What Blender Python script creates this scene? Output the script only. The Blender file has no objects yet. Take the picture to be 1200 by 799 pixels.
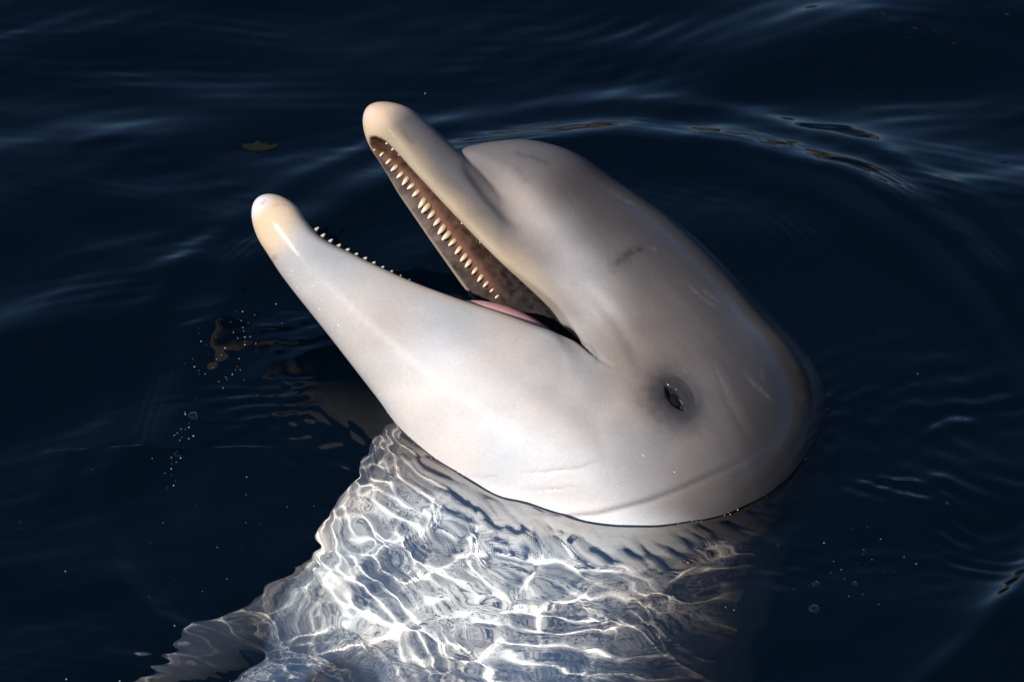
import bpy, math, time
import numpy as np
from mathutils import Vector, Matrix

T0 = time.time()
rng = np.random.default_rng(7)
scene = bpy.context.scene
col = scene.collection

# ------------------------------------------------------------------ camera
PITCH = math.radians(45.0)          # looking down at the water
DIST = 5.0                          # metres from the dolphin
PX = 12.7                           # photo pixels per centimetre at the dolphin's head
TGT = np.array([0.0, 0.0, 0.008])   # what the middle of the picture looks at (water is z = 0)
R_ = np.array([1.0, 0.0, 0.0])
U_ = np.array([0.0, math.sin(PITCH), math.cos(PITCH)])
W_ = np.array([0.0, -math.cos(PITCH), math.sin(PITCH)])
cam_d = bpy.data.cameras.new('camera')
cam = bpy.data.objects.new('camera', cam_d)
col.objects.link(cam)
scene.camera = cam
cam.location = TGT + W_ * DIST
cam.rotation_euler = (math.pi / 2 - PITCH, 0, 0)
cam_d.sensor_width = 36.0
cam_d.lens = 36.0 * DIST / (1200 / PX / 100)
cam_d.clip_start = 0.05
cam_d.clip_end = 5000
cam_d.dof.use_dof = True
cam_d.dof.focus_distance = DIST - 0.06
cam_d.dof.aperture_fstop = 14

# ------------------------------------------------------------------ sky, sun, exposure
SUN_AZ = math.radians(-51)   # left of the viewer, behind the camera
SUN_EL = math.radians(42)
SUN = np.array([math.sin(SUN_AZ) * math.cos(SUN_EL), -math.cos(SUN_AZ) * math.cos(SUN_EL), math.sin(SUN_EL)])
world = bpy.data.worlds.new('World')
scene.world = world
world.use_nodes = True
nt = world.node_tree
sky = nt.nodes.new('ShaderNodeTexSky')
sky.sky_type = 'NISHITA'
sky.sun_disc = False
sky.sun_elevation = SUN_EL
sky.sun_rotation = math.atan2(SUN[0], SUN[1])
sky.air_density = 0.85
sky.dust_density = 0.0
sky.ozone_density = 6.0
bgn = nt.nodes['Background']
bgn.inputs['Strength'].default_value = 0.10
nt.links.new(sky.outputs[0], bgn.inputs['Color'])

sun_d = bpy.data.lights.new('sun', 'SUN')
sun_d.energy = 5.0
sun_d.angle = math.radians(0.53)
sun_d.color = (1.0, 0.965, 0.91)
sun = bpy.data.objects.new('sun', sun_d)
col.objects.link(sun)
sun.location = SUN * 20
sun.rotation_euler = Vector(SUN).to_track_quat('Z', 'Y').to_euler()
sun_d.cycles.is_caustics_light = True

scene.render.engine = 'CYCLES'
scene.cycles.use_denoising = True
scene.cycles.max_bounces = 10
scene.cycles.transmission_bounces = 8
scene.cycles.caustics_refractive = True
scene.cycles.caustics_reflective = False
scene.cycles.sample_clamp_indirect = 6.0
scene.view_settings.view_transform = 'Standard'
scene.view_settings.look = 'None'
scene.view_settings.gamma = 1.0
scene.view_settings.use_curve_mapping = False
scene.view_settings.exposure = 0.6

# ------------------------------------------------------------------ helpers
def to_world(c):                      # camera-aligned centimetres -> world metres
    c = np.asarray(c, float)
    return TGT + (c[..., 0:1] * R_ + c[..., 1:2] * U_ + c[..., 2:3] * W_) / 100.0

def from_world(v):
    d = (np.asarray(v, float) - TGT) * 100.0
    return np.stack([d @ R_, d @ U_, d @ W_], -1)

def pix(c):                           # camera-aligned cm -> photo pixel
    s = DIST * 100 / (DIST * 100 - c[..., 2])
    return 600 + c[..., 0] * s * PX, 399.5 - c[..., 1] * s * PX

def px_cam(x, y, w=0.0):              # photo pixel at depth w -> camera cm
    s = (DIST * 100 - w) / (DIST * 100)
    return np.array([(x - 600) / PX * s, (399.5 - y) / PX * s, w])

def px_water(x, y, z=0.0):            # photo pixel -> point on the water plane (metres)
    o = TGT + W_ * DIST
    d = to_world(px_cam(x, y)) - o
    return o + d * ((z - o[2]) / d[2])

def sstep(a, b, x):
    t = np.clip((x - a) / (b - a), 0, 1)
    return t * t * (3 - 2 * t)

def spline(tab):                      # smooth table lookup (monotone cubic)
    tab = np.array(sorted(tab), float)
    x, y = tab[:, 0], tab[:, 1]
    h = np.diff(x); dl = np.diff(y) / h
    m = np.zeros(len(x))
    m[0], m[-1] = dl[0], dl[-1]
    for i in range(1, len(x) - 1):
        if dl[i - 1] * dl[i] > 0:
            w1, w2 = 2 * h[i] + h[i - 1], h[i] + 2 * h[i - 1]
            m[i] = (w1 + w2) / (w1 / dl[i - 1] + w2 / dl[i])
    xs = np.linspace(x[0], x[-1], 600)
    k = np.clip(np.searchsorted(x, xs) - 1, 0, len(h) - 1)
    t = (xs - x[k]) / h[k]
    ys = ((2*t**3 - 3*t**2 + 1) * y[k] + (t**3 - 2*t**2 + t) * h[k] * m[k]
          + (-2*t**3 + 3*t**2) * y[k + 1] + (t**3 - t**2) * h[k] * m[k + 1])
    return lambda q: np.interp(q, xs, ys)

def smin(a, b, k):
    h = np.clip(0.5 + 0.5 * (b - a) / k, 0, 1)
    return b + (a - b) * h - k * h * (1 - h)

def smax(a, b, k):
    return -smin(-a, -b, k)

def mesh_obj(name, verts, faces, mat, parent=None, smooth=True):
    me = bpy.data.meshes.new(name)
    if isinstance(faces, np.ndarray):
        n = faces.shape[1]
        me.vertices.add(len(verts)); me.vertices.foreach_set('co', np.asarray(verts, np.float32).ravel())
        me.loops.add(faces.size); me.loops.foreach_set('vertex_index', faces.astype(np.int32).ravel())
        me.polygons.add(len(faces))
        me.polygons.foreach_set('loop_start', np.arange(0, faces.size, n, dtype=np.int32))
        me.update(calc_edges=True); me.validate()
    else:
        me.from_pydata([tuple(v) for v in verts], [], faces)
        me.update()
    if smooth:
        me.polygons.foreach_set('use_smooth', np.ones(len(me.polygons), bool))
    me.materials.append(mat)
    o = bpy.data.objects.new(name, me)
    col.objects.link(o)
    if parent is not None:
        o.parent = parent
    return o

def new_mat(name):
    m = bpy.data.materials.new(name); m.use_nodes = True
    return m, m.node_tree.nodes, m.node_tree.links, m.node_tree.nodes['Principled BSDF']

# value noise, tileless, vectorised
def vnoise(x, y, seed=0):
    xi, yi = np.floor(x).astype(np.int64), np.floor(y).astype(np.int64)
    fx, fy = x - xi, y - yi
    fx = fx * fx * fx * (fx * (fx * 6 - 15) + 10); fy = fy * fy * fy * (fy * (fy * 6 - 15) + 10)
    def hsh(i, j):
        n = (i * 374761393 + j * 668265263 + seed * 1442695041) & 0xffffffff
        n = ((n ^ (n >> 13)) * 1274126177) & 0xffffffff
        n = n ^ (n >> 16)
        return (n & 0xffff) / 32767.5 - 1
    a, b, c, d = hsh(xi, yi), hsh(xi + 1, yi), hsh(xi, yi + 1), hsh(xi + 1, yi + 1)
    return (a * (1 - fx) + b * fx) * (1 - fy) + (c * (1 - fx) + d * fx) * fy

# ================================================================== DOLPHIN SHAPE
ROLL, YAW = math.radians(25), math.radians(6)
A0 = np.array([-1, 1, 0]) / math.sqrt(2); D0 = np.array([1, 1, 0]) / math.sqrt(2); W0 = np.array([0, 0, 1.0])
WP = math.cos(YAW) * W0 + math.sin(YAW) * A0
HA = math.cos(YAW) * A0 - math.sin(YAW) * W0              # towards the snout
HD = math.cos(ROLL) * D0 - math.sin(ROLL) * WP            # dorsal
HL = math.sin(ROLL) * D0 + math.cos(ROLL) * WP            # its left side, towards the viewer
HO = px_cam(703, 425)                                      # origin of the head frame

def head_frame(c):
    d = c - HO
    return d @ HA, d @ HL, d @ HD
def head_point(p, y, z):
    return HO + np.multiply.outer(p, HA) + np.multiply.outer(y, HL) + np.multiply.outer(z, HD)

# body frame (camera cm): the trunk hangs almost straight down, leaning left
bw = np.array([-0.36, -0.62, -0.66]); bw /= np.linalg.norm(bw)
BA = np.array([bw @ R_, bw @ U_, bw @ W_])                 # towards the tail
BL = HL - (HL @ BA) * BA; BL /= np.linalg.norm(BL)
BD = np.cross(BL, BA); BD /= np.linalg.norm(BD)
if BD @ np.array([1, 0, 0]) < 0: BD = -BD
BO = px_cam(738, 498, -1.5) + 4.5 * np.array([0, -0.707, -0.707])
def body_frame(c):
    d = c - BO
    return d @ BA, d @ BL, d @ BD
def body_point(s, y, z):
    return BO + np.multiply.outer(s, BA) + np.multiply.outer(y, BL) + np.multiply.outer(z, BD)

def tube(p, y, z, a, b, zc, w, hu, hl, cap0, cap1):
    e = p - np.clip(p, a, b)
    pc = np.clip(p, a - cap0, b + cap1)
    cap = np.where(e > 0, cap1, cap0)
    dz = z - zc(pc); ww = w(pc)
    h = np.where(dz > 0, hu(pc), hl(pc))
    k0 = np.sqrt((y / ww) ** 2 + (dz / h) ** 2 + (e / cap) ** 2)
    k1 = np.sqrt((y / ww ** 2) ** 2 + (dz / h ** 2) ** 2 + (e / cap ** 2) ** 2)
    return k0 * (k0 - 1) / np.maximum(k1, 1e-6)

UPW = spline([(-12, 6), (-4, 7.4), (0, 7.6), (6, 7.0), (12.4, 5.7), (19, 4.5), (25.5, 3.4), (28, 3.05), (30, 2.85), (32.4, 2.6)])
UPL = spline([(-12, -5.2), (0, -3.9), (2, -3.5), (3.7, -3.05), (6, -2.6), (9, -2.4), (12.4, -2.25), (19, -1.65), (25.5, -0.95), (29, -0.7), (32.4, -0.2)])
UPT = spline([(-12, 5), (8, 6), (15, 5.7), (20, 5.2), (23, 4.85), (26, 4.75), (28.3, 4.65), (30, 4.4), (32.4, 3.9)])
U_HL = spline([(-12, 6), (-4, 5), (0, 4.0), (4, 3.0), (14, 2.4), (24, 1.8), (27, 1.7), (30, 1.9), (32.4, 1.9)])
U_ZO = spline([(-12, 6), (0, 3), (4, 1.2), (14, 0.8), (24, 0.9), (27, 1.4), (30, 1.9), (32.4, 1.9)])
U_ZC = lambda p: UPL(p) + U_ZO(p)
U_HU = lambda p: UPT(p) - U_ZC(p)
LOW = spline([(-15, 8.5), (-4, 9.6), (0, 9.4), (3.7, 8.9), (6, 8.2), (12.4, 6.0), (18.3, 4.4), (25.7, 3.0), (29, 2.65), (32.6, 2.4)])
LOL = spline([(-15, -4), (-4, -4.3), (0, -4.9), (2, -4.7), (3.7, -4.95), (6, -5.7), (9, -6.75), (12.4, -8.1), (18.3, -10.1), (25.7, -11.6), (27.5, -11.3), (29.5, -10.85), (32.6, -10.7)])
LOB = spline([(-15, -14), (-5, -17.2), (0, -18.2), (6, -18.6), (12.4, -17.9), (18.3, -17.2), (25.7, -16.3), (29, -15.6), (32.6, -15)])
L_HU = spline([(-15, 6), (-4, 5.0), (0, 4.0), (4, 3.0), (14, 2.4), (22, 1.6), (25, 1.6), (29, 2.0), (32.6, 2.2)])
L_ZO = spline([(-15, 6), (-4, 4.5), (0, 2.5), (4, 1.0), (14, 0.8), (22, 0.9), (25, 1.4), (29, 2.0), (32.6, 2.2)])
L_ZC = lambda p: LOL(p) - L_ZO(p)
L_HL = lambda p: L_ZC(p) - LOB(p)
MEU = spline([(-25, 20), (-18, 18.0), (-12, 16.1), (-8, 15.3), (-4, 15.1), (4.6, 13.0), (9, 10.9), (12, 9.4), (15.5, 8.2), (18, 7.6), (19.9, 7.2), (21.5, 6.2), (23.5, 4.6)])
MEC = spline([(-24, -2), (-12, -1), (-4, 0), (4.6, 2.2), (12, 4.4), (17, 5.5), (20.5, 5.3), (23.5, 4.8)])
MEW = spline([(-24, 15.5), (-18, 14.8), (-12, 13.6), (-4, 11.7), (4.6, 9.1), (12, 7.0), (17, 6.0), (20.5, 5.4), (23.5, 4.6)])
MEB = spline([(-24, 12), (-18, 14), (-12, 15), (-5, 13.5), (1, 11.5), (4.6, 9.5), (12, 6.5), (17, 3.4), (23.5, 1.8)])
M_HU = MEU
M_HL = MEB
BDW = spline([(-10, 14), (0, 17.0), (15, 19.5), (35, 21), (70, 21.5), (110, 17), (150, 8), (185, 2.6), (200, 2.0)])
BDU = spline([(-10, 13), (0, 16.5), (15, 19.5), (35, 21.5), (70, 22.5), (110, 18.5), (150, 11), (185, 5), (200, 3)])
BDB = spline([(-10, 16.5), (0, 20.0), (15, 22.0), (35, 22.5), (70, 21.5), (110, 16), (150, 10), (185, 5), (200, 3)])
BDC = spline([(-10, 1.5), (0, 0.5), (20, 0), (60, 0), (200, 2)])

def f_cut_up(p, y, z):
    wi = lambda q: UPW(q) - 0.55
    return tube(p, y, z, 2.0, 28.0, lambda q: UPL(q) - 1.9, wi, lambda q: 4.2 - 1.2 * sstep(24, 30, q), lambda q: 2.5 + 0 * q, 2.0, 2.4)
def f_cut_lo(p, y, z):
    wi = lambda q: LOW(q) - 0.95
    return tube(p, y, z, 2.5, 28.0, lambda q: LOL(q) + 0.9, wi, lambda q: 1.6 + 0 * q, lambda q: 2.3 + 0 * q, 3.0, 2.0)
def f_slot(p, y, z):                       # the open mouth between the lips
    mid = 0.5 * (UPL(p) + LOL(p)); half = 0.5 * (UPL(p) - LOL(p)) * sstep(-2.6, 6.5, p) - 0.03
    return np.maximum((np.abs(z - mid) - half) * 0.85, -2.0 - p)
GUL = spline([(-1, 1.2), (5, 2.4), (10, 4.2), (14, 4.0)])
def f_gullet(p, y, z):                     # mouth cavity back to the throat
    mid = lambda q: 0.5 * (UPL(q) + LOL(q)) - 0.3
    return tube(p, y, z, 3.0, 12.0, mid, lambda q: UPW(q) - 1.3, lambda q: GUL(q), lambda q: GUL(q) - 0.6, 4.0, 5.0)

def sunk(x, y, h):                         # point h metres under the surface that the photo shows at pixel (x, y)
    return from_world(px_water(x, y) + np.array([0, 0.625 * h, -h]))
FL_CW = spline([(-6, 7.2), (4, 7.2), (14, 6.6), (24, 4.8), (32, 2.8), (36, 1.8)])
FL_TH = spline([(-6, 2.8), (6, 2.4), (20, 1.7), (36, 1.0)])
FL_OF = spline([(-6, 0), (10, 0.3), (24, 2.2), (36, 5.0)])
def flipper(c, side):
    if side < 0:
        root, tip = sunk(455, 668, 0.27), sunk(60, 850, 0.33)
        d = tip - root; ln = np.linalg.norm(d); d /= ln
        chord = np.array([0.34, -0.46, -0.82])
    else:
        root = body_point(33.0, 14.5, -10.5)
        d = 0.30 * BL - 0.30 * BD + 0.9 * BA; d /= np.linalg.norm(d)
        chord = BD + 0.2 * BL
    chord = chord - (chord @ d) * d; chord /= np.linalg.norm(chord)
    nrm = np.cross(d, chord)
    q = c - root
    return tube(q @ d, q @ nrm, q @ chord, -4, 33, FL_OF, FL_TH, FL_CW, FL_CW, 3.0, 3.0)

def sdf(c):
    p, y, z = head_frame(c)
    s, by, bz = body_frame(c)
    up = tube(p, y, z, -6, 28.6, U_ZC, UPW, U_HU, U_HL, 6, 3.7)
    lo = tube(p, y, z, -9, 29, L_ZC, LOW, L_HU, L_HL, 6, 3.6)
    me = tube(p, y, z, -8, 12, MEC, MEW, M_HU, M_HL, 16, 11.5)
    bd = tube(s, by, bz, -4, 196, BDC, BDW, BDU, BDB, 9, 6)
    km = 0.35 + 3.4 * sstep(19.5, 9, p)
    f = smin(up, me, km)
    kj = 0.5 + 3.2 * sstep(5.5, -3, p)
    f = smin(f, lo, kj)
    f = smin(f, bd, 1.5 + 3.5 * np.maximum(sstep(-7, -12, z), sstep(-1, -9, p)))
    f = smin(f, flipper(c, -1), 2.2)
    f = smin(f, flipper(c, 1), 2.2)
    # dorsal fin and flukes, far down in the dark
    fin = tube(bz, by, s, 18, 40, lambda q: 92 + 0.5 * (q - 18), lambda q: 1.6 - 0.03 * (q - 18), lambda q: 13 - 0.4 * (q - 18), lambda q: 13 - 0.45 * (q - 18), 4, 3)
    flk = tube(np.abs(by), bz, s, 0, 28, lambda q: 199 + 0.35 * q, lambda q: 2.0 - 0.05 * q, lambda q: 9 - 0.24 * q, lambda q: 9 - 0.24 * q, 3, 3)
    f = smin(smin(f, fin, 2.0), flk, 2.0)
    f = smax(f, -f_slot(p, y, z), 0.28)
    f = smax(f, -f_cut_up(p, y, z), 0.5)
    f = smax(f, -f_cut_lo(p, y, z), 0.5)
    f = smax(f, -f_gullet(p, y, z), 0.6)
    return f

def axis(lo_c, lo_f, hi_f, hi_c, step, fine=None, big=1.1, grow=1.06):
    pts = [lo_f]
    while pts[-1] < hi_f:
        st = step
        if fine and fine[0] < pts[-1] < fine[1]: st = fine[2]
        pts.append(pts[-1] + st)
    st = step
    while pts[-1] < hi_c:
        st = min(st * grow, big); pts.append(pts[-1] + st)
    st = step
    while pts[0] > lo_c:
        st = min(st * grow, big); pts.insert(0, pts[0] - st)
    return np.array(pts)

def surface_nets(ax, fn):
    nx, ny, nz = map(len, ax)
    B = 6
    F = np.full((nx, ny, nz), 50.0, np.float32)
    ix, iy, iz = [np.append(np.arange(0, n - 1, B), n - 1) for n in (nx, ny, nz)]
    cx, cy, cz = ax[0][ix], ax[1][iy], ax[2][iz]
    mx, my, mz = [(a[1:] + a[:-1]) / 2 for a in (cx, cy, cz)]
    dx, dy, dz = [np.diff(a) for a in (cx, cy, cz)]
    G = np.stack(np.meshgrid(mx, my, mz, indexing='ij'), -1)
    diag = 0.5 * np.sqrt(dx[:, None, None] ** 2 + dy[None, :, None] ** 2 + dz[None, None, :] ** 2)
    Fc = fn(G.reshape(-1, 3)).reshape(G.shape[:3])
    act = np.abs(Fc) < 1.7 * diag + 0.3
    neg = (Fc < 0) & ~act
    for a, b, c in np.argwhere(neg):
        F[ix[a]:ix[a + 1] + 1, iy[b]:iy[b + 1] + 1, iz[c]:iz[c + 1] + 1] = -50.0
    mask = np.zeros(F.shape, bool)
    for a, b, c in np.argwhere(act):
        mask[ix[a]:ix[a + 1] + 1, iy[b]:iy[b + 1] + 1, iz[c]:iz[c + 1] + 1] = True
    idx = np.argwhere(mask)
    for k in range(0, len(idx), 1500000):
        i = idx[k:k + 1500000]
        P = np.stack([ax[0][i[:, 0]], ax[1][i[:, 1]], ax[2][i[:, 2]]], -1)
        F[i[:, 0], i[:, 1], i[:, 2]] = fn(P)
    S = F < 0
    cnt = np.zeros((nx - 1, ny - 1, nz - 1), np.int8)
    for a in (0, 1):
        for b in (0, 1):
            for c in (0, 1):
                cnt += S[a:nx - 1 + a, b:ny - 1 + b, c:nz - 1 + c]
    cells = np.argwhere((cnt > 0) & (cnt < 8))
    vid = np.full(cnt.shape, -1, np.int32)
    vid[cells[:, 0], cells[:, 1], cells[:, 2]] = np.arange(len(cells))
    acc = np.zeros((len(cells), 3)); n = np.zeros(len(cells))
    corners = [(a, b, c) for a in (0, 1) for b in (0, 1) for c in (0, 1)]
    for o0 in corners:
        for d in range(3):
            if o0[d] == 1: continue
            o1 = list(o0); o1[d] = 1
            g0, g1 = cells + o0, cells + np.array(o1)
            f0 = F[g0[:, 0], g0[:, 1], g0[:, 2]].astype(float); f1 = F[g1[:, 0], g1[:, 1], g1[:, 2]].astype(float)
            m = (f0 < 0) != (f1 < 0)
            t = np.where(m, f0 / np.where(m, f0 - f1, 1), 0)
            P0 = np.stack([ax[k][g0[:, k]] for k in range(3)], -1)
            P1 = np.stack([ax[k][g1[:, k]] for k in range(3)], -1)
            acc += np.where(m[:, None], P0 + (P1 - P0) * t[:, None], 0); n += m
    V = acc / n[:, None]
    quads = []
    for d in range(3):
        e1, e2 = (d + 1) % 3, (d + 2) % 3
        sl0 = [slice(1, s - 1) for s in S.shape]; sl1 = list(sl0)
        sl0[d] = slice(0, S.shape[d] - 1); sl1[d] = slice(1, S.shape[d])
        s0, s1 = S[tuple(sl0)], S[tuple(sl1)]
        for flip in (False, True):
            ed = np.argwhere((s0 & ~s1) if not flip else (~s0 & s1))
            g = ed + 1; g[:, d] -= 1
            def at(a, b):
                h = g.copy(); h[:, e1] += a; h[:, e2] += b
                return vid[h[:, 0], h[:, 1], h[:, 2]]
            q = np.stack([at(-1, -1), at(0, -1), at(0, 0), at(-1, 0)], -1)
            quads.append(q[:, ::-1] if flip else q)
    Q = np.concatenate(quads)
    return V, Q[(Q >= 0).all(1)]

def grad(fn, P, h=0.05):
    g = np.zeros_like(P)
    for k in range(3):
        e = np.zeros(3); e[k] = h
        g[:, k] = (fn(P + e) - fn(P - e)) / (2 * h)
    return g

STEP = 0.21
AX = (axis(-125, -27, 33, 34, STEP, (12, 18.5, 0.12), 1.0, 1.02),
      axis(-160, -24, 23, 24, STEP, (-8.5, -2.5, 0.12), 1.0, 1.02),
      axis(-170, -14, 18, 30, STEP, None, 1.0, 1.025))
print('grid', [len(a) for a in AX])
V, Q = surface_nets(AX, sdf)
for _ in range(3):
    f = sdf(V); g = grad(sdf, V)
    V = V - np.clip(f / np.maximum((g ** 2).sum(1), 0.05), -0.2, 0.2)[:, None] * g
print('nets', len(V), len(Q), time.time() - T0)


N = grad(sdf, V); N /= np.linalg.norm(N, axis=1)[:, None]

# ---- mirror everything to the left side so that both sides carry the same marks
def mirror(P):
    p, y, z = head_frame(P)
    return head_point(p, np.abs(y), z)
hp, hy, hz = head_frame(V)
Vn = mirror(V)
nl = N @ HL
Nn = N + ((np.where(hy < 0, -nl, nl) - nl)[:, None]) * HL
face = sstep(0.0, 0.25, Nn[:, 2])
PXX, PYY = pix(Vn)

def poly_dist(pts):                        # pixel distance to a traced line, and how far along it
    pts = np.array(pts, float)
    best = np.full(len(PXX), 1e9); along = np.zeros(len(PXX))
    L = np.concatenate([[0], np.cumsum(np.hypot(*np.diff(pts, axis=0).T))])
    for i in range(len(pts) - 1):
        a, b = pts[i], pts[i + 1]; ab = b - a; l2 = ab @ ab
        t = np.clip(((PXX - a[0]) * ab[0] + (PYY - a[1]) * ab[1]) / l2, 0, 1)
        d = np.hypot(PXX - a[0] - t * ab[0], PYY - a[1] - t * ab[1])
        m = d < best
        best = np.where(m, d, best); along = np.where(m, L[i] + t * math.sqrt(l2), along)
    return best, along / L[-1]

def line_mask(pts, sig, taper=0.15):
    d, t = poly_dist(pts)
    return np.exp(-(d / sig) ** 2) * sstep(0, taper, t) * sstep(1, 1 - taper, t) * face

disp = np.zeros(len(V)); dark = np.zeros(len(V))
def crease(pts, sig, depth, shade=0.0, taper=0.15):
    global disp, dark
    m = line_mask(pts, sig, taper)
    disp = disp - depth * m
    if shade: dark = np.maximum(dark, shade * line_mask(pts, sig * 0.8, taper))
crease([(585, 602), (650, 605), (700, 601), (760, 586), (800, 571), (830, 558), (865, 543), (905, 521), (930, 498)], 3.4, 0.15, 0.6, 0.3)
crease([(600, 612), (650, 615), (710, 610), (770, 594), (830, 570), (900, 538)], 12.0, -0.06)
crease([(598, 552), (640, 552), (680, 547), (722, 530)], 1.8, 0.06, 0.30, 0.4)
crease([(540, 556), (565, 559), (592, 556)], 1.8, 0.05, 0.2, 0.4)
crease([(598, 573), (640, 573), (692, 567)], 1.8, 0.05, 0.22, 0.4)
crease([(668, 330), (700, 352), (722, 378), (738, 405), (748, 432), (752, 455)], 7.0, 0.14, 0.12, 0.35)
crease([(655, 300), (690, 325), (730, 365), (760, 400), (775, 430)], 12.0, -0.10, 0, 0.35)
crease([(684, 398), (694, 408), (700, 418), (704, 430)], 3.0, 0.07, 0.45, 0.3)
crease([(540, 185), (552, 203), (570, 228), (590, 250), (612, 272)], 6.0, 0.20, 0.22, 0.2)
crease([(838, 425), (846, 445), (852, 470), (870, 500), (885, 525)], 5.0, 0.05, 0.0, 0.3)

# ---- eye
def surf_at(x, y):
    w = np.arange(30, -10, -0.02)
    c = np.array([px_cam(x, y, q) for q in w])
    i = np.argmax(sdf(c) < 0)
    return c[i]
EYE = surf_at(790, 466)
en = grad(sdf, EYE[None])[0]; en /= np.linalg.norm(en)
et1 = np.array([0.50, -0.86, 0.0]); et1 -= (et1 @ en) * en; et1 /= np.linalg.norm(et1)
et2 = np.cross(en, et1)
if et2[0] < 0: et2 = -et2                    # towards the upper right in the picture
dv = Vn - EYE
ea, eb = dv @ et1, dv @ et2
enear = np.exp(-((dv ** 2).sum(1) / 30.0) ** 2)
e0 = np.sqrt((ea / 1.5) ** 4 + (eb / (0.44 * np.clip(1.1 - (ea / 1.45) ** 2, 0.1, 1))) ** 2)
e1 = np.sqrt((ea / 1.75) ** 2 + ((eb - 0.05) / 0.95) ** 2)
e2 = np.sqrt(((ea + 0.2) / 2.5) ** 2 + ((eb - 0.0) / 1.75) ** 2)
lidc = np.exp(-((e2 - 1.0) / 0.07) ** 2) * sstep(0.2, 0.9, eb) * sstep(2.3, 1.0, np.abs(ea + 0.3))
disp += enear * (0.10 * np.exp(-(e2 / 0.95) ** 2) - 0.85 * np.exp(-e0 ** 3) - 0.08 * lidc
                 - 0.05 * np.exp(-((eb + 0.85 - 0.22 * ea * ea) / 0.10) ** 2) * sstep(1.5, 0.8, np.abs(ea)) - 0.05 * np.exp(-((eb - 0.72 + 0.20 * ea * ea) / 0.09) ** 2) * sstep(1.5, 0.8, np.abs(ea)))
dark = np.maximum(dark, enear * 0.75 * lidc)
for k, r0 in enumerate((1.2, 1.5, 1.85)):
    dark = np.maximum(dark, enear * (0.18 - 0.05 * k) * np.exp(-((e1 - r0) / 0.06) ** 2) * sstep(-0.3, -0.7, eb))

# ---- pigment, with some light and shade painted in
def mix(a, b, t):
    return a + (np.asarray(b) - a) * t[:, None]
bs, bby, bbz = body_frame(V)
zz = np.where(hp > 10, hz + 0.22 * (hp - 10), hz)
n1 = vnoise(PXX / 60, PYY / 60, 1) + 0.5 * vnoise(PXX / 26, PYY / 26, 2)
zz = zz + 0.9 * n1 + 0.5 * np.maximum(0, -1.0 - hp) - 0.12 * np.maximum(0, -8 - hp)
C = np.tile(np.array([0.36, 0.333, 0.312]), (len(V), 1))
C = mix(C, (0.49, 0.455, 0.43), sstep(-10, -14, hz) * sstep(16, 8, hp))
C = mix(C, (0.145, 0.119, 0.106), sstep(-11.5, -0.5, zz))
C = mix(C, (0.064, 0.054, 0.050), sstep(-1, 9, zz))
C = mix(C, (0.022, 0.018, 0.016), np.maximum(sstep(7.5, 13, hz + 0.5 * n1) * sstep(6, -8, hp), 0.75 * sstep(-9, -18, hp - 0.35 * hz + 0.5 * n1)))  # dark wet nape and cape, with rim shading and dark reflection painted in
Cb = np.tile(np.array([0.82, 0.795, 0.74]), (len(V), 1))
Cb = mix(Cb, (0.22, 0.195, 0.175), sstep(-1, 9, bbz + 1.5 * n1))
Cb = mix(Cb, (0.10, 0.088, 0.08), sstep(7, 15, bbz))
wb = sstep(2, 9, bs + 0.25 * bbz)
C = C * 0.80
C = C * (1 - wb[:, None]) + Cb * wb[:, None]
fl_ = sstep(1.6, 0.4, np.minimum(flipper(V, -1), flipper(V, 1)))
C = mix(C, (0.22, 0.185, 0.155), 0.85 * fl_)
st_ = vnoise(hp * 0.10 + 0.05 * hz, (hz - 0.25 * hp) * 0.75, 140) + 0.6 * vnoise(hp * 0.16, (hz - 0.25 * hp) * 1.9, 141)
C = C * (1 + 0.085 * st_ * sstep(-9, -3, hz))[:, None]
ros = sstep(13, 19, hp) * sstep(-6, -3, hz)                  # upper beak
C = mix(C, (0.115, 0.102, 0.098), 0.9 * ros * sstep(1.0, 2.5, hz - UPL(hp)))
lip = sstep(2.6, 0.4, hz - UPL(hp) + 0.35 * n1) * sstep(3, 12, hp) * sstep(-6.0, -4.6, hz - 0.12 * hp)
C = mix(C, (0.31, 0.235, 0.15), 0.62 * lip)
C = mix(C, (0.42, 0.315, 0.22), sstep(28.3, 31.0, hp + 0.3 * n1) * sstep(-5, -4, hz) * 0.9)
C = mix(C, (0.46, 0.36, 0.33), sstep(30.8, 31.9, hp) * sstep(2.0, 0.5, hz) * sstep(-5, -4, hz) * 0.8)
ltip = sstep(26.6, 29.6, hp + 0.5 * n1) * sstep(-7, -8, hz)
C = mix(C, (0.48, 0.335, 0.20), 0.85 * ltip)
C = mix(C, (0.55, 0.48, 0.45), sstep(30.6, 32.2, hp) * sstep(-11.6, -13.2, hz) * sstep(-7, -8, hz))
llip = np.exp(-((hz - LOL(hp) + 0.2) / 0.75) ** 2) * sstep(3, 8, hp) * (hz < -4)
C = mix(C, (0.30, 0.225, 0.145), 0.55 * llip)
pl = np.exp(-((PXX - 650) / 46) ** 2 - ((PYY - 388) / 20) ** 2) * face * sstep(6.5, 3.5, np.abs(poly_dist([(560, 360), (600, 371), (640, 380), (672, 391), (700, 425)])[0] / 4))
C = mix(C, (0.24, 0.225, 0.215), 0.55 * pl)
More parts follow.
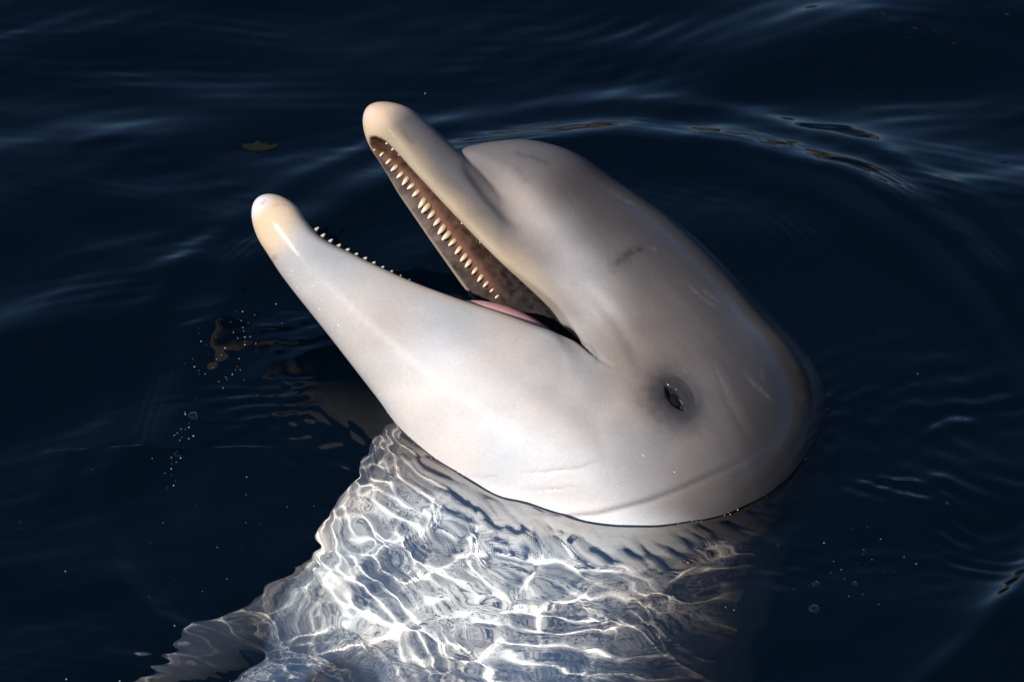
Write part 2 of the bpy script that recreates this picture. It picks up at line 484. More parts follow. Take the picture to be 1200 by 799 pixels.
# grey smudges, scrapes and stripes; also cheek light and crease shadow painted in
def smudge_or_lighting(pts, sig, amt, colr=(0.022, 0.021, 0.022), taper=0.2):
    global C
    m = line_mask(pts, sig, taper)
    if sig < 7: m = m * np.clip(0.75 + 0.6 * vnoise(PXX / 4.5, PYY / 4.5, 31), 0, 1.2)
    C = mix(C, colr, amt * np.clip(m, 0, 1))
smudge_or_lighting([(716, 326), (718, 312), (728, 302), (742, 294), (760, 288)], 4.5, 0.72)
smudge_or_lighting([(722, 308), (740, 300)], 7, 0.25)
smudge_or_lighting([(598, 178), (622, 184), (648, 194)], 3.5, 0.38)
smudge_or_lighting([(602, 196), (612, 208), (622, 216)], 5.5, 0.40)
smudge_or_lighting([(545, 190), (560, 212), (580, 238), (602, 262), (618, 276)], 11, 0.45, (0.035, 0.032, 0.032))  # follows the melon crease: its shadow painted into the colour
smudge_or_lighting([(470, 152), (486, 170)], 3.0, 0.25)
smudge_or_lighting([(508, 168), (524, 186), (548, 210)], 8, 0.28, (0.075, 0.07, 0.07))
smudge_or_lighting([(452, 128), (480, 140), (520, 172)], 5, 0.22, (0.075, 0.07, 0.07))
smudge_or_lighting([(640, 300), (700, 345), (740, 395), (755, 450)], 9, 0.22, (0.075, 0.07, 0.068))
smudge_or_lighting([(755, 300), (800, 360), (850, 410)], 30, 0.16, (0.075, 0.068, 0.065))
smudge_or_lighting([(590, 170), (680, 205), (760, 270)], 14, 0.18, (0.07, 0.062, 0.06))
smudge_or_lighting([(560, 195), (600, 225), (645, 272), (690, 322), (716, 372), (722, 420)], 26, 0.65, (0.30, 0.265, 0.245), 0.3)  # pale skin band with the light on the cheek painted into it
smudge_or_lighting([(640, 300), (690, 360), (712, 400)], 20, 0.35, (0.36, 0.32, 0.29), 0.3)  # paler core of the same painted cheek light
smudge_or_lighting([(320, 300), (324, 304)], 3.0, 0.6, (0.05, 0.045, 0.04), 0.01)
smudge_or_lighting([(306, 240), (312, 234)], 2.2, 0.5, (0.3, 0.12, 0.1), 0.01)
smudge_or_lighting([(316, 241), (330, 240), (340, 242)], 1.2, 0.4, (0.3, 0.14, 0.1))
for x, y, a_, l_ in ((836, 424, -1.25, 48), (700, 212, -0.65, 70), (790, 318, -0.8, 80), (806, 322, -0.8, 60), (868, 430, -1.0, 44), (560, 455, -0.35, 50), (640, 470, -0.2, 60), (884, 446, -0.95, 36)):
    smudge_or_lighting([(x, y), (x + 0.5 * l_ * math.cos(a_) + 2, y - 0.5 * l_ * math.sin(a_)), (x + l_ * math.cos(a_ + 0.1), y - l_ * math.sin(a_ + 0.1))], 2.0, 0.12, (0.30, 0.27, 0.25), 0.45)
for _ in range(30):
    x, y = rng.uniform(600, 930), rng.uniform(200, 560)
    a_, l_ = rng.normal(-0.8, 0.5), rng.uniform(6, 30)
    smudge_or_lighting([(x, y), (x + l_ * math.cos(a_), y - l_ * math.sin(a_))], 1.3, rng.uniform(0.05, 0.22), (0.32, 0.29, 0.28) if rng.random() < 0.5 else (0.05, 0.045, 0.045))
rp_ = np.sqrt(((ea) / 2.8) ** 2 + ((eb + 0.2) / 1.85) ** 2) + 0.10 * vnoise(ea * 1.7 + 5, eb * 1.7, 33)
C = mix(C, (0.030, 0.027, 0.028), 0.92 * enear * np.exp(-(rp_ / 1.45) ** 3))
C = mix(C, (0.012, 0.012, 0.0135), 0.85 * enear * np.exp(-(rp_ / 0.95) ** 3))
C = mix(C, (0.010, 0.010, 0.011), enear * np.exp(-(e0 / 1.7) ** 4))
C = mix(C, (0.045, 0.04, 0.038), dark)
hv_ = vnoise(PXX / 75 + 3, PYY / 75, 171) + 0.5 * vnoise(PXX / 30, PYY / 30, 172)
C = C * (1 + 0.07 * hv_[:, None] * np.array([1.0, 0.15, -0.5]) + 0.05 * vnoise(PXX / 45, PYY / 20, 173)[:, None])
# inside of the mouth
cu, cl, cg = f_cut_up(hp, hy, hz), f_cut_lo(hp, hy, hz), f_gullet(hp, hy, hz)
inside = sstep(0.30, 0.10, np.minimum(np.minimum(cu, cl), cg)) * (hp > -4)
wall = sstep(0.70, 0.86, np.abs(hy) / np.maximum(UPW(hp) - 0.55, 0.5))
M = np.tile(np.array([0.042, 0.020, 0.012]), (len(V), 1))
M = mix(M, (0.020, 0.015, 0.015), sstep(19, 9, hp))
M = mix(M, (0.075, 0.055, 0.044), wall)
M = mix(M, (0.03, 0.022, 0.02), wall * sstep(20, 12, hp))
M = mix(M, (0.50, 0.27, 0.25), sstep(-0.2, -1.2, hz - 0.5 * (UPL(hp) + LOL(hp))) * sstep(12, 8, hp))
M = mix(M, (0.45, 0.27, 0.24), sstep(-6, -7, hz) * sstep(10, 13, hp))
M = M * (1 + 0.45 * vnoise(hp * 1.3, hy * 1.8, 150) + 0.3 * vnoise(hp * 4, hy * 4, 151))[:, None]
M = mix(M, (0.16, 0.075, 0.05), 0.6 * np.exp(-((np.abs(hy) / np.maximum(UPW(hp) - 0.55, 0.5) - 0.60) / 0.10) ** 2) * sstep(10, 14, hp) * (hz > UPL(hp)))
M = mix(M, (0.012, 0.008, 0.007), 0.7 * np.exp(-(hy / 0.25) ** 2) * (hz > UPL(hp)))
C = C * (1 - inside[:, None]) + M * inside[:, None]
disp += inside * (hz > UPL(hp)) * (0.06 * np.sin(hp * 5.5 + 2.5 * vnoise(hp, hy, 152)) * sstep(0.62, 0.3, np.abs(hy) / np.maximum(UPW(hp) - 0.55, 0.5)) - 0.12 * np.exp(-(hy / 0.3) ** 2))
wet = np.clip(sstep(5, 13, hz) * sstep(14, 4, hp) * 0.9 + inside + sstep(24, 30, hp) * 0.25 + sstep(-2, -9, hp) * 0.95, 0, 1)

body_root = bpy.data.objects.new('dolphin', None); col.objects.link(body_root)
body_root['label'] = 'pale grey dolphin rising head first from dark water with its mouth wide open'
body_root['category'] = 'dolphin'

mat, nodes, links, bsdf = new_mat('dolphin_skin')
at = nodes.new('ShaderNodeAttribute'); at.attribute_name = 'pigment_and_light'
aw = nodes.new('ShaderNodeAttribute'); aw.attribute_name = 'wetness'
tc = nodes.new('ShaderNodeTexCoord')
def noise(scale, detail=4, rough=0.6):
    n = nodes.new('ShaderNodeTexNoise'); n.inputs['Scale'].default_value = scale
    n.inputs['Detail'].default_value = detail; n.inputs['Roughness'].default_value = rough
    links.new(tc.outputs['Object'], n.inputs['Vector']); return n
def maprange(src, a, b):
    m = nodes.new('ShaderNodeMapRange'); m.inputs['From Min'].default_value = 0.25; m.inputs['From Max'].default_value = 0.75
    m.inputs['To Min'].default_value = a; m.inputs['To Max'].default_value = b
    links.new(src, m.inputs['Value']); return m
nz1, nz2 = noise(22, 6), noise(260, 3)
m1, m2 = maprange(nz1.outputs['Fac'], 0.93, 1.06), maprange(nz2.outputs['Fac'], 0.95, 1.05)
mm = nodes.new('ShaderNodeMath'); mm.operation = 'MULTIPLY'
links.new(m1.outputs[0], mm.inputs[0]); links.new(m2.outputs[0], mm.inputs[1])
vm = nodes.new('ShaderNodeVectorMath'); vm.operation = 'SCALE'
links.new(at.outputs['Color'], vm.inputs[0]); links.new(mm.outputs[0], vm.inputs['Scale'])
links.new(vm.outputs[0], bsdf.inputs['Base Color'])
rr_ = nodes.new('ShaderNodeMapRange'); rr_.inputs['To Min'].default_value = 0.55; rr_.inputs['To Max'].default_value = 0.60
links.new(aw.outputs['Fac'], rr_.inputs['Value']); links.new(rr_.outputs[0], bsdf.inputs['Roughness'])
cr_ = nodes.new('ShaderNodeMapRange'); cr_.inputs['To Min'].default_value = 0.22; cr_.inputs['To Max'].default_value = 0.025
links.new(aw.outputs['Fac'], cr_.inputs['Value']); links.new(cr_.outputs[0], bsdf.inputs['Coat Roughness'])
bsdf.inputs['Coat IOR'].default_value = 1.34
cw_ = nodes.new('ShaderNodeMapRange'); cw_.inputs['To Min'].default_value = 0.04; cw_.inputs['To Max'].default_value = 1.0
links.new(aw.outputs['Fac'], cw_.inputs['Value']); links.new(cw_.outputs[0], bsdf.inputs['Coat Weight'])
bsdf.inputs['Specular IOR Level'].default_value = 0.06
bp = nodes.new('ShaderNodeBump'); bp.inputs['Strength'].default_value = 0.22; bp.inputs['Distance'].default_value = 0.0015
nb = noise(520, 4)
bp2 = nodes.new('ShaderNodeBump'); bp2.inputs['Strength'].default_value = 0.14; bp2.inputs['Distance'].default_value = 0.0015
nb2 = noise(190, 5, 0.65); links.new(nb2.outputs['Fac'], bp2.inputs['Height']); links.new(bp2.outputs[0], bsdf.inputs['Coat Normal'])
links.new(nb.outputs['Fac'], bp.inputs['Height']); links.new(bp.outputs[0], bsdf.inputs['Normal'])
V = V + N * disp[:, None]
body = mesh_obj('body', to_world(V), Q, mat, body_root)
ca = body.data.attributes.new('pigment_and_light', 'FLOAT_COLOR', 'POINT')
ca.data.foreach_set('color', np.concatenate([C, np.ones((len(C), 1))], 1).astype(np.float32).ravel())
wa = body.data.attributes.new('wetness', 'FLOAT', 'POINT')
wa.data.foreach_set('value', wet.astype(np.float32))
body.cycles.is_caustics_receiver = True

# ---- eye
mat, nodes, links, bsdf = new_mat('eye_dark')
bsdf.inputs['Base Color'].default_value = (0.006, 0.004, 0.003, 1)
bsdf.inputs['Specular IOR Level'].default_value = 0.3
bsdf.inputs['Roughness'].default_value = 0.08
def uv_sphere(c, r, nu=28, nv=16, squash=None):
    vs, fs = [], []
    for i in range(nv + 1):
        for j_ in range(nu):
            a, b = math.pi * i / nv, 2 * math.pi * j_ / nu
            vs.append(np.array([math.sin(a) * math.cos(b), math.sin(a) * math.sin(b), math.cos(a)]))
    vs = np.array(vs)
    if squash is not None: vs = vs @ squash
    for i in range(nv):
        for j_ in range(nu):
            fs.append((i * nu + j_, (i + 1) * nu + j_, (i + 1) * nu + (j_ + 1) % nu, i * nu + (j_ + 1) % nu))
    return c + r * vs, fs
for sgn in (1, -1):
    c = EYE - en * 1.30
    if sgn < 0:
        p_, y_, z_ = head_frame(c); c = head_point(p_, -y_, z_)
    v_, f_ = uv_sphere(c, 1.0)
    mesh_obj('eye', to_world(v_), f_, mat, body_root)

# ---- teeth
mat, nodes, links, bsdf = new_mat('tooth_enamel')
tc = nodes.new('ShaderNodeTexCoord'); sx = nodes.new('ShaderNodeSeparateXYZ'); rp = nodes.new('ShaderNodeValToRGB')
links.new(tc.outputs['Object'], sx.inputs[0])
mr = nodes.new('ShaderNodeMapRange'); mr.inputs['From Max'].default_value = 0.012
links.new(sx.outputs['Z'], mr.inputs['Value']); links.new(mr.outputs[0], rp.inputs[0])
rp.color_ramp.elements[0].color = (0.26, 0.155, 0.07, 1); rp.color_ramp.elements[1].color = (0.58, 0.47, 0.31, 1)
rp.color_ramp.elements[1].position = 0.8
links.new(rp.outputs[0], bsdf.inputs['Base Color'])
bsdf.inputs['Roughness'].default_value = 0.25
tv, tf = [], []
prof = [(0.0, 0.36), (0.25, 0.37), (0.5, 0.32), (0.72, 0.24), (0.88, 0.15), (0.97, 0.07)]
for hgt, rad in prof:
    for j_ in range(10):
        a = 2 * math.pi * j_ / 10
        tv.append(((rad * math.cos(a) + 0.16 * hgt * hgt) / 100, rad * math.sin(a) / 100, hgt * 1.25 / 100))
tv.append((0.165 / 100, 0, 1.25 / 100))
for i in range(len(prof) - 1):
    for j_ in range(10):
        tf.append((i * 10 + j_, i * 10 + (j_ + 1) % 10, (i + 1) * 10 + (j_ + 1) % 10, (i + 1) * 10 + j_))
for j_ in range(10): tf.append(((len(prof) - 1) * 10 + j_, (len(prof) - 1) * 10 + (j_ + 1) % 10, len(tv) - 1))
tooth0 = None
def world_dir(v): return v[0] * R_ + v[1] * U_ + v[2] * W_
def put_tooth(p, y, z, up, out, size):
    global tooth0
    if tooth0 is None:
        tooth0 = mesh_obj('tooth', tv, tf, mat, body_root); o = tooth0
    else:
        o = tooth0.copy(); col.objects.link(o)
    zd = world_dir(up); xd = world_dir(out); xd = xd - (xd @ zd) * zd; xd /= np.linalg.norm(xd); yd = np.cross(zd, xd)
    m = Matrix.Identity(4)
    loc = to_world(head_point(np.array(p), np.array(y), np.array(z)))
    for r_i in range(3):
        m[r_i][0], m[r_i][1], m[r_i][2], m[r_i][3] = xd[r_i] * size * 0.92, yd[r_i] * size * 0.92, zd[r_i] * size, loc[r_i]
    o.matrix_world = m
for sgn in (-1, 1):
    for k in range(23):
        p = 29.0 - 0.80 * k + rng.uniform(-0.09, 0.09)
        wi = UPW(p) - 0.55
        size = np.interp(k, [0, 3, 8, 17, 22], [0.55, 0.8, 1.05, 0.95, 0.45]) * rng.uniform(0.82, 1.08)
        d = -HD + sgn * HL * rng.uniform(0.10, 0.24) + HA * rng.normal(0, 0.11); d /= np.linalg.norm(d)
        frac = 0.63 if k > 3 else 0.50 + 0.03 * k
        put_tooth(p, sgn * wi * frac, UPL(p) - 1.9 + (4.2 - 1.2 * float(sstep(24, 30, p))) * math.sqrt(1 - frac ** 2) + 0.12, d, sgn * HL, size * 0.84)
    for k in range(2, 19):
        p = 28.2 - 0.86 * k
        wi = LOW(p) - 0.95
        size = np.interp(k, [0, 3, 8, 15, 20], [0.6, 0.85, 1.05, 0.95, 0.6]) * rng.uniform(0.93, 1.05)
        d = HD + sgn * HL * 0.15; d /= np.linalg.norm(d)
        put_tooth(p, sgn * wi * 0.93, LOL(p) - 0.62, d, sgn * HL, size * 0.82)

# ---- tongue
mat, nodes, links, bsdf = new_mat('tongue_pink')
bsdf.inputs['Base Color'].default_value = (0.55, 0.29, 0.27, 1)
bsdf.inputs['Roughness'].default_value = 0.22
bsdf.inputs['Subsurface Weight'].default_value = 0.15
bsdf.inputs['Subsurface Radius'].default_value = (0.01, 0.004, 0.003)
nz = nodes.new('ShaderNodeTexNoise'); nz.inputs['Scale'].default_value = 160
bp = nodes.new('ShaderNodeBump'); bp.inputs['Strength'].default_value = 0.5; bp.inputs['Distance'].default_value = 0.002
links.new(nz.outputs['Fac'], bp.inputs['Height']); links.new(bp.outputs[0], bsdf.inputs['Normal'])
tax = (HA * 0.93 - HD * 0.36); tax /= np.linalg.norm(tax)
tup = HD - (HD @ tax) * tax; tup /= np.linalg.norm(tup)
v_, f_ = uv_sphere(head_point(np.array(6.8), np.array(0.0), np.array(-5.5)), 1.0, 36, 20, np.array([tax * 7.0, HL * 5.3, tup * 2.9]))
mesh_obj('tongue', to_world(v_), f_, mat, body_root)

# ================================================================== WATER
BC = px_water(560, 690)
RC = px_water(722, 520)            # the ripples spread from where the neck breaks the surface
def waves(x, y):                   # metres in, metres out
    X, Y = x * 100, y * 100
    dx, dy = X - RC[0] * 100, Y - RC[1] * 100
    r = np.hypot(dx, dy); th = np.arctan2(dy, dx)
    h = np.zeros_like(X)
    # long lazy swell
    wx, wy = X + 3 * vnoise(X / 24, Y / 18, 3), Y + 3 * vnoise(X / 28, Y / 16, 4)
    out = 0.28 + 0.72 * sstep(33, 47, r)
    for i, (lam, ang, slope) in enumerate(((64, 1.6, .07), (43, 1.95, .08), (33, 1.35, .08), (25, 1.72, .09), (19, 2.05, .085), (14.5, 1.5, .075), (11, 1.85, .055), (8, 1.3, .04), (5.5, 2.0, .03), (4.0, 1.6, .02))):
        k = 2 * math.pi / lam
        m = 0.55 + 1.1 * vnoise(X / (lam * 2.2) + 3 * i, Y / (lam * 1.1), 70 + i)
        s_ = np.sin(k * (wx * math.cos(ang) + wy * math.sin(ang)) + 1.7 * i)
        h += out * np.maximum(m, 0) * 1.2 * slope / k * (s_ + 0.22 * (s_ * s_ - 0.5))
    for i in range(9):
        lam = 1.4 * 1.13 ** i; k = 2 * math.pi / lam; a_ = 1.3 + 0.13 * i
        g_ = np.clip(vnoise(X / 13 + 11 * i, Y / 6.5 - 5 * i, 130 + i) - 0.12, 0, 1)
        h += (0.35 + 0.95 * sstep(40, 50, r)) * g_ * 0.05 / k * np.sin(k * (wx * math.cos(a_) + wy * math.sin(a_)) + i)
    # rings thrown off by the head
    wob = 0.9 * vnoise(th * 2.2 + 7, r * 0.02, 5) + 0.35 * vnoise(th * 7, r * 0.03, 6)
    rr = r + wob - 8.0 * np.exp(-((th + 2.85) / 0.4) ** 2)
    am = (0.85 + 0.35 * vnoise(th * 3, 0 * th, 8)) * (1 - 0.65 * np.exp(-((th + 2.75) / 0.45) ** 2))
    q = rr - 39.5
    am2 = am * (1 + 0.9 * np.exp(-((th - 0.6) / 0.55) ** 2))
    h += am2 * 1.0 * np.exp(-(q / np.where(q > 0, 3.2, 1.8)) ** 2)
    h -= 0.14 * np.exp(-((rr - 34.5) / 3.2) ** 2)
    h += am * 0.30 * np.exp(-((rr - 45.5) / 1.7) ** 2)
    h += 0.014 * np.exp(-((rr - 42.3) / 1.9) ** 2) * np.sin(rr * 2 * math.pi / 0.85) * np.clip(0.5 + vnoise(th * 9, r * 0.1, 10), 0, 1)
    h += 0.15 * np.exp(-((rr - 30) / 1.8) ** 2) * sstep(-0.2, 0.6, vnoise(th * 2.5, r * 0, 9))
    # cat's-paws: fine ripples in patches inside the rings
    for cx, cy, sx_, sy_, ang, lam, amp in ((285, 400, 9, 6, 1.8, 1.9, .05), (330, 420, 11, 7, 1.9, 1.15, .030), (300, 470, 9, 5, 2.0, 1.5, .04), (1080, 560, 13, 10, 1.45, 2.3, .075), (1120, 470, 11, 8, 2.1, 2.9, .075),
                                            (1010, 500, 6, 8, 2.5, 1.8, .055), (420, 520, 7, 9, 1.2, 1.9, .035), (380, 600, 8, 9, 0.8, 2.4, .03), (820, 190, 9, 5, 1.6, 1.6, .015), (1050, 640, 12, 6, 1.6, 1.7, .045)):
        c_ = px_water(cx, cy) * 100
        g_ = np.exp(-(((X - c_[0]) / sx_) ** 2 + ((Y - c_[1]) / sy_) ** 2))
        for e_ in range(3):
            a_ = ang + (e_ - 1) * 0.35; l_ = lam * (1 + 0.45 * e_)
            h += g_ * amp * np.sin(2 * math.pi / l_ * ((X + 1.0 * vnoise(X / 6, Y / 6, 81)) * math.cos(a_) + (Y + 1.0 * vnoise(X / 7, Y / 5, 82)) * math.sin(a_)) + cx) * np.clip(0.45 + 0.9 * vnoise(X / 4 + e_ * 9, Y / 3, 83), 0, 1)
    # chop close to the animal, strongest over the belly
    near = 0.35 * np.exp(-(np.maximum(r - 17, 0) / 13.0) ** 2)
    bx, by_ = BC[0] * 100, BC[1] * 100
    near = near + 1.0 * np.exp(-(((X - bx) / 33) ** 2 + ((Y - by_) / 19) ** 2) ** 1.5)
    near = near * np.clip(0.75 + 0.75 * vnoise(X / 9 + 2, Y / 6, 62), 0.15, 1.5)
    wx, wy = X + 1.2 * vnoise(X / 5, Y / 5, 60), Y + 1.2 * vnoise(X / 5, Y / 5, 61)
    for i in range(30):
        lam = 2.2 * (1.16 ** (i % 10)); k = 2 * math.pi / lam
        a = rng_w[i, 0]; ph = rng_w[i, 1]
        m = 0.35 + 0.9 * vnoise(X / (lam * 2.2) + i, Y / (lam * 2.2) - i, 20 + i)
        h += near * np.maximum(m, 0) * (0.0034 + 0.0042 * (lam > 4.5)) * lam * np.sin(k * (wx * math.cos(a) + wy * math.sin(a)) + ph)
    for i in range(8):
        a = rng_w[i, 1] * 1.7; lam = 1.1 + 0.12 * i
        h += near * 0.0042 * np.sin(2 * math.pi / lam * (wx * math.cos(a) + wy * math.sin(a)) + i) * np.clip(vnoise(X / 3.5 + i, Y / 2.5, 100 + i), 0, 1)
    # rippling where water touches the skin, plus an invented dip steering sunlight there
    close = r < 45
    d = np.full_like(X, 60.0)
    d[close] = sdf(from_world(np.stack([x[close], y[close], 0 * x[close]], -1)))
    d = np.maximum(d, 0)
    h += -0.12 * np.exp(-d / 0.5) + 0.02 * np.exp(-d / 6.0) * np.sin(d * 2 * math.pi / 1.9) * (0.6 + 0.8 * vnoise(X / 4, Y / 4, 90))
    h += 0.030 * np.exp(-((d - 9) / 8) ** 2) * np.sin((d + 0.8 * vnoise(X / 6, Y / 6, 91)) * 2 * math.pi / 1.3) * np.clip(vnoise(X / 9 + 5, Y / 7, 92) + 0.1, 0, 1)
    return h / 100.0
rng_w = np.random.default_rng(11).uniform(0, 2 * math.pi, (30, 2))
rng_w[::2, 0] = np.random.default_rng(12).normal(math.pi / 2, 0.45, 15)

def graded(lo, hi, step, far, grow=1.12):
    a = list(np.arange(lo, hi + step, step))
    st = step
    while a[-1] < far:
        st *= grow; a.append(a[-1] + st)
    st = step
    while a[0] > -far:
        st *= grow; a.insert(0, a[0] - st)
    return np.array(a)
gx = graded(-0.52, 0.52, 0.0014, 1500)
gy = graded(-0.43, 0.46, 0.0014, 1500)
X, Y = np.meshgrid(gx, gy, indexing='ij')
fade = np.exp(-(np.maximum(np.hypot(X, Y) - 1.0, 0) / 3.0) ** 2)
H = waves(X, Y) * fade
nx, ny = X.shape
wv = np.stack([X, Y, H], -1).reshape(-1, 3)
ids = np.arange(nx * ny).reshape(nx, ny)
wq = np.stack([ids[:-1, :-1], ids[1:, :-1], ids[1:, 1:], ids[:-1, 1:]], -1).reshape(-1, 4)
DEPTH = 12.0
mat, nodes, links, bsdf = new_mat('sea_water')
bsdf.inputs['Base Color'].default_value = (1, 1, 1, 1)
bsdf.inputs['Roughness'].default_value = 0.0
bsdf.inputs['IOR'].default_value = 1.333
bsdf.inputs['Transmission Weight'].default_value = 1.0
water = mesh_obj('water', wv, wq, mat)
water['kind'] = 'structure'
water.cycles.is_caustics_caster = True
mat, nodes, links, bsdf = new_mat('sea_floor')
bsdf.inputs['Base Color'].default_value = (0.002, 0.018, 0.022, 1)
bsdf.inputs['Specular IOR Level'].default_value = 0.0
bed = mesh_obj('sea_bed', [(-1600, -1600, -DEPTH - .01), (1600, -1600, -DEPTH - .01), (1600, 1600, -DEPTH - .01), (-1600, 1600, -DEPTH - .01)], [(0, 1, 2, 3)], mat)
bed['kind'] = 'structure'
print('done', time.time() - T0)

# ================================================================== BUBBLES, FOAM, DROPS, SCRAPS
def height(P):
    return waves(P[:, 0].copy(), P[:, 1].copy())
OCT = np.array([[1, 0, 0], [-1, 0, 0], [0, 1, 0], [0, -1, 0], [0, 0, 1], [0, 0, -1]], float)
OCF = np.array([[0, 2, 4], [2, 1, 4], [1, 3, 4], [3, 0, 4], [2, 0, 5], [1, 2, 5], [3, 1, 5], [0, 3, 5]])
pts = []
def scatter(line, spread, n):
    line = np.array(line, float)
    for _ in range(n):
        t = rng.uniform(0, len(line) - 1); i = min(int(t), len(line) - 2)
        c = line[i] + (line[i + 1] - line[i]) * (t - i)
        pts.append(c + rng.normal(0, spread, 2))
scatter([(235, 462), (222, 500), (208, 540), (200, 565)], 7, 30)
scatter([(250, 410), (330, 380)], 18, 26)
scatter([(215, 430), (280, 440)], 14, 24)
scatter([(150, 600), (420, 640)], 60, 26)
scatter([(30, 640), (260, 760)], 70, 14)
scatter([(960, 660), (1060, 640)], 30, 14)
scatter([(940, 700), (1150, 690)], 40, 9)
scatter([(700, 640), (880, 720)], 30, 14)
scatter([(480, 90), (1150, 450)], 70, 8)
pw = np.array([px_water(*q) for q in pts])
pw[:, 2] = height(pw) + 0.0002
edge = np.abs(sdf(from_world(wv[(np.abs(wv[:, 0]) < .5) & (np.abs(wv[:, 1]) < .5)])))
ew = wv[(np.abs(wv[:, 0]) < .5) & (np.abs(wv[:, 1]) < .5)][edge < 0.16]
keep = (vnoise(ew[:, 0] * 45, ew[:, 1] * 45, 160) + 0.5 * vnoise(ew[:, 0] * 160, ew[:, 1] * 160, 161)) > rng.uniform(-0.6, 0.9, len(ew))
ew = ew[keep]; ew = ew[rng.permutation(len(ew))[:260]] + rng.normal(0, 0.0012, (min(len(ew), 260), 3)) * [1, 1, 0.2]
n_edge = len(pw)
pw = np.concatenate([pw, ew])
fv, ff = [], []
for i, c in enumerate(pw):
    fv.append(c + OCT * np.array([1, 1, 0.7]) * rng.choice([0.00025, 0.0004, 0.0006], p=[0.5, 0.35, 0.15]) * 1.0); ff.append(OCF + 6 * i)
mat, nodes, links, bsdf = new_mat('foam')
bsdf.inputs['Base Color'].default_value = (0.75, 0.77, 0.75, 1); bsdf.inputs['Roughness'].default_value = 0.5
foam = mesh_obj('foam_specks', np.concatenate(fv), np.concatenate(ff), mat)
foam['kind'] = 'stuff'

mat, nodes, links, bsdf = new_mat('bubble_film')
bsdf.inputs['Base Color'].default_value = (0.9, 0.95, 1, 1); bsdf.inputs['Roughness'].default_value = 0.02
bsdf.inputs['IOR'].default_value = 1.33; bsdf.inputs['Transmission Weight'].default_value = 1.0
nu, nv = 20, 8
def dome(r):
    vs, fs = [], []
    for i in range(nv + 1):
        a = 0.5 * math.pi * i / nv
        for j_ in range(nu):
            b = 2 * math.pi * j_ / nu
            vs.append((r * math.cos(a) * math.cos(b), r * math.cos(a) * math.sin(b), r * 0.75 * math.sin(a) - 0.0006))
    m_ = len(vs)
    vs += [(v[0] * 0.94, v[1] * 0.94, v[2] * 0.94 - 0.0001) for v in vs]
    for i in range(nv):
        for j_ in range(nu):
            q_ = (i * nu + j_, i * nu + (j_ + 1) % nu, (i + 1) * nu + (j_ + 1) % nu, (i + 1) * nu + j_)
            fs.append(q_); fs.append(tuple(m_ + k_ for k_ in q_[::-1]))
    for j_ in range(nu):
        fs.append((m_ + j_, m_ + (j_ + 1) % nu, (j_ + 1) % nu, j_))
    return vs, fs
for x, y, r in ((226, 487, .0050), (956, 684, .0034), (954, 715, .0050), (1002, 684, .0028), (815, 660, .0035), (655, 627, .0030), (208, 528, .0026), (846, 655, .0040), (1110, 590, .0022)):
    v_, f_ = dome(r)
    o = mesh_obj('bubble', v_, f_, mat)
    c = px_water(x, y); c[2] = height(c[None])[0]
    o.location = c
    o['label'] = 'small clear air bubble floating on the water'; o['category'] = 'bubble'; o['group'] = 'air bubbles on the water'

mat, nodes, links, bsdf = new_mat('weed_and_reflection')
bsdf.inputs['Base Color'].default_value = (0.004, 0.005, 0.002, 1); bsdf.inputs['Roughness'].default_value = 0.8; bsdf.inputs['Specular IOR Level'].default_value = 0.1
for i, (x, y, l) in enumerate(((1035, 21, 9), (1044, 30, 7), (1052, 31, 6), (1072, 37, 10), (1095, 41, 6), (1106, 44, 6), (1118, 52, 7), (1066, 48, 7), (1180, 20, 10), (1008, 116, 8), (957, 44, 6), (1175, 193, 9))):
    c = px_water(x, y); c[2] = height(c[None])[0] + 0.0004
    n_ = 9; vs = []
    for k in range(n_):
        a = 2 * math.pi * k / n_; rad = rng.uniform(0.55, 1.1)
        vs.append((rad * math.cos(a) * l * 0.5 / PX / 100, rad * math.sin(a) * l * 0.28 / PX / 100, 0.0006 * math.sin(2 * a)))
    vs += [(v[0], v[1], v[2] - 0.0007) for v in vs]
    fs = [tuple(range(n_)), tuple(range(2 * n_ - 1, n_ - 1, -1))] + [(k, k + n_, (k + 1) % n_ + n_, (k + 1) % n_) for k in range(n_)]
    o = mesh_obj('weed_scrap', vs, fs, mat); o.location = c; o.rotation_euler = (0, 0, rng.uniform(-0.6, 0.6))
    o['label'] = 'tiny dark scrap of seaweed floating on open water'; o['category'] = 'seaweed'; o['group'] = 'seaweed scraps on the open water'

c = px_water(298, 174); c[2] = height(c[None])[0] + 0.0006
top = [(-28, -2), (-22, 2), (-14, 5), (-8, 9), (-3, 6), (4, 9), (8, 5), (15, 8), (17, 4), (29, 5), (27, 1)]
bot = [(20, -1), (12, -3), (4, -5), (-2, -8), (-8, -6), (-14, -8), (-20, -5), (-26, -6)]
vs = [(x / PX / 100, y / PX / 100 / 0.707, 0.0012 * math.sin(x * 0.25)) for x, y in top + bot]
n_ = len(vs); vs += [(v[0], v[1], v[2] - 0.0012) for v in vs]
fs = [tuple(range(n_))[::-1], tuple(range(n_, 2 * n_))] + [(k, (k + 1) % n_, (k + 1) % n_ + n_, k + n_) for k in range(n_)]
o = mesh_obj('reflection_patch', vs, fs, mat, smooth=False); o.location = c  # flat dark sheet added in place of a dark reflection on the water
o['label'] = 'dark ragged sheet standing for a reflection on the water beyond the tips of the open jaws'; o['category'] = 'seaweed'

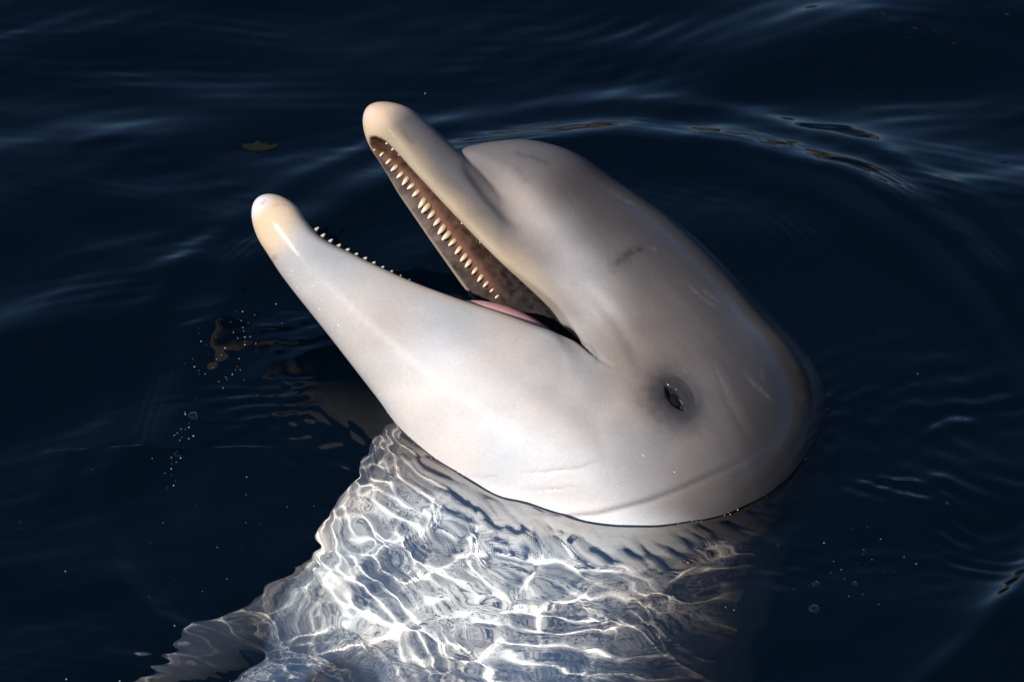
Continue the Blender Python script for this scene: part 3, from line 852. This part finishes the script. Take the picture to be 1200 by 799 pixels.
# drops of water clinging to the skin: too many and too small to count
mat, nodes, links, bsdf = new_mat('water_drop')
bsdf.inputs['Base Color'].default_value = (0.72, 0.71, 0.70, 1); bsdf.inputs['Roughness'].default_value = 0.12  # opaque near-white colour stands in for sun glints on clear drops
dp = []
for line, sp, n in (([(330, 300), (352, 330), (385, 372), (410, 420)], 7, 30), ([(395, 405), (440, 470), (480, 520)], 8, 40), ([(500, 500), (560, 540)], 18, 30),
                    ([(700, 560), (820, 560)], 20, 8)):
    for _ in range(n):
        t = rng.uniform(0, len(line) - 1); i = min(int(t), len(line) - 2)
        c = np.array(line[i], float) + (np.array(line[i + 1], float) - np.array(line[i])) * (t - i) + rng.normal(0, sp, 2)
        dp.append(c)
dp = np.array(dp)
front = (hy > 0) & (N[:, 2] > 0.1) & (inside < 0.1)
FX, FY = pix(V[front]); FV, FN = V[front], N[front]
sv, sf = uv_sphere(np.zeros(3), 1.0, 8, 5)
sf = np.array([f for f in sf])
dvx, dfx = [], []
for c in dp:
    dd = (FX - c[0]) ** 2 + (FY - c[1]) ** 2
    k = np.argmin(dd)
    if dd[k] > 16: continue
    n_ = FN[k]; t1 = np.cross(n_, [0.3, 0.9, 0.2]); t1 /= np.linalg.norm(t1); t2 = np.cross(n_, t1)
    r = rng.choice([0.022, 0.034, 0.05], p=[0.5, 0.35, 0.15])
    dfx.append(sf + len(sv) * len(dvx))
    dvx.append(FV[k] + r * (sv[:, :1] * t1 * rng.uniform(0.9, 1.5) + sv[:, 1:2] * t2 + sv[:, 2:] * n_ * 0.55))
drops = mesh_obj('water_drops', to_world(np.concatenate(dvx)), np.concatenate(dfx), mat, body_root)
drops['kind'] = 'stuff'

# ================================================================== WOODED SHORE ROUND THE LAGOON (seen only in reflections)
na, nrw = 900, 12
th = np.linspace(0, 2 * math.pi, na, endpoint=False)
crest = 5.0 + 12.0 * np.exp(-((th - 0.70) / 0.42) ** 2) + 2.5 * vnoise(th * 3.0, th * 0, 110) + 1.6 * vnoise(th * 14, th * 0, 111) + 1.3 * vnoise(th * 60, th * 0, 112) + 0.8 * vnoise(th * 150, th * 0, 113)
hv = []
for i in range(nrw):
    f = i / (nrw - 1)
    rad = 48 + 26 * f + 1.5 * vnoise(th * 70, np.full(na, i * 1.7), 115)
    z = -1.0 + (crest + 1.0) * f ** 0.6 + (0.8 * vnoise(th * 90, np.full(na, i * 2.3), 116) if 0 < i < nrw - 1 else 0)
    hv.append(np.stack([rad * np.cos(th), rad * np.sin(th), z], -1))
hv = np.concatenate(hv)
j = np.arange(na); j2 = (j + 1) % na
hq = np.concatenate([np.stack([i * na + j, i * na + j2, (i + 1) * na + j2, (i + 1) * na + j], -1) for i in range(nrw - 1)])
mat, nodes, links, bsdf = new_mat('shore_woods')
nz = nodes.new('ShaderNodeTexNoise'); nz.inputs['Scale'].default_value = 0.22; nz.inputs['Detail'].default_value = 9; nz.inputs['Roughness'].default_value = 0.7
rp = nodes.new('ShaderNodeValToRGB'); links.new(nz.outputs['Fac'], rp.inputs[0])
tc = nodes.new('ShaderNodeTexCoord'); links.new(tc.outputs['Object'], nz.inputs['Vector'])
rp.color_ramp.elements[0].position = 0.44; rp.color_ramp.elements[0].color = (0.012, 0.013, 0.007, 1)
rp.color_ramp.elements[1].position = 0.62; rp.color_ramp.elements[1].color = (0.26, 0.185, 0.10, 1)
links.new(rp.outputs[0], bsdf.inputs['Base Color']); bsdf.inputs['Roughness'].default_value = 0.9
hills = mesh_obj('hills', hv, hq, mat, smooth=False)
hills['kind'] = 'structure'
print('done', time.time() - T0)
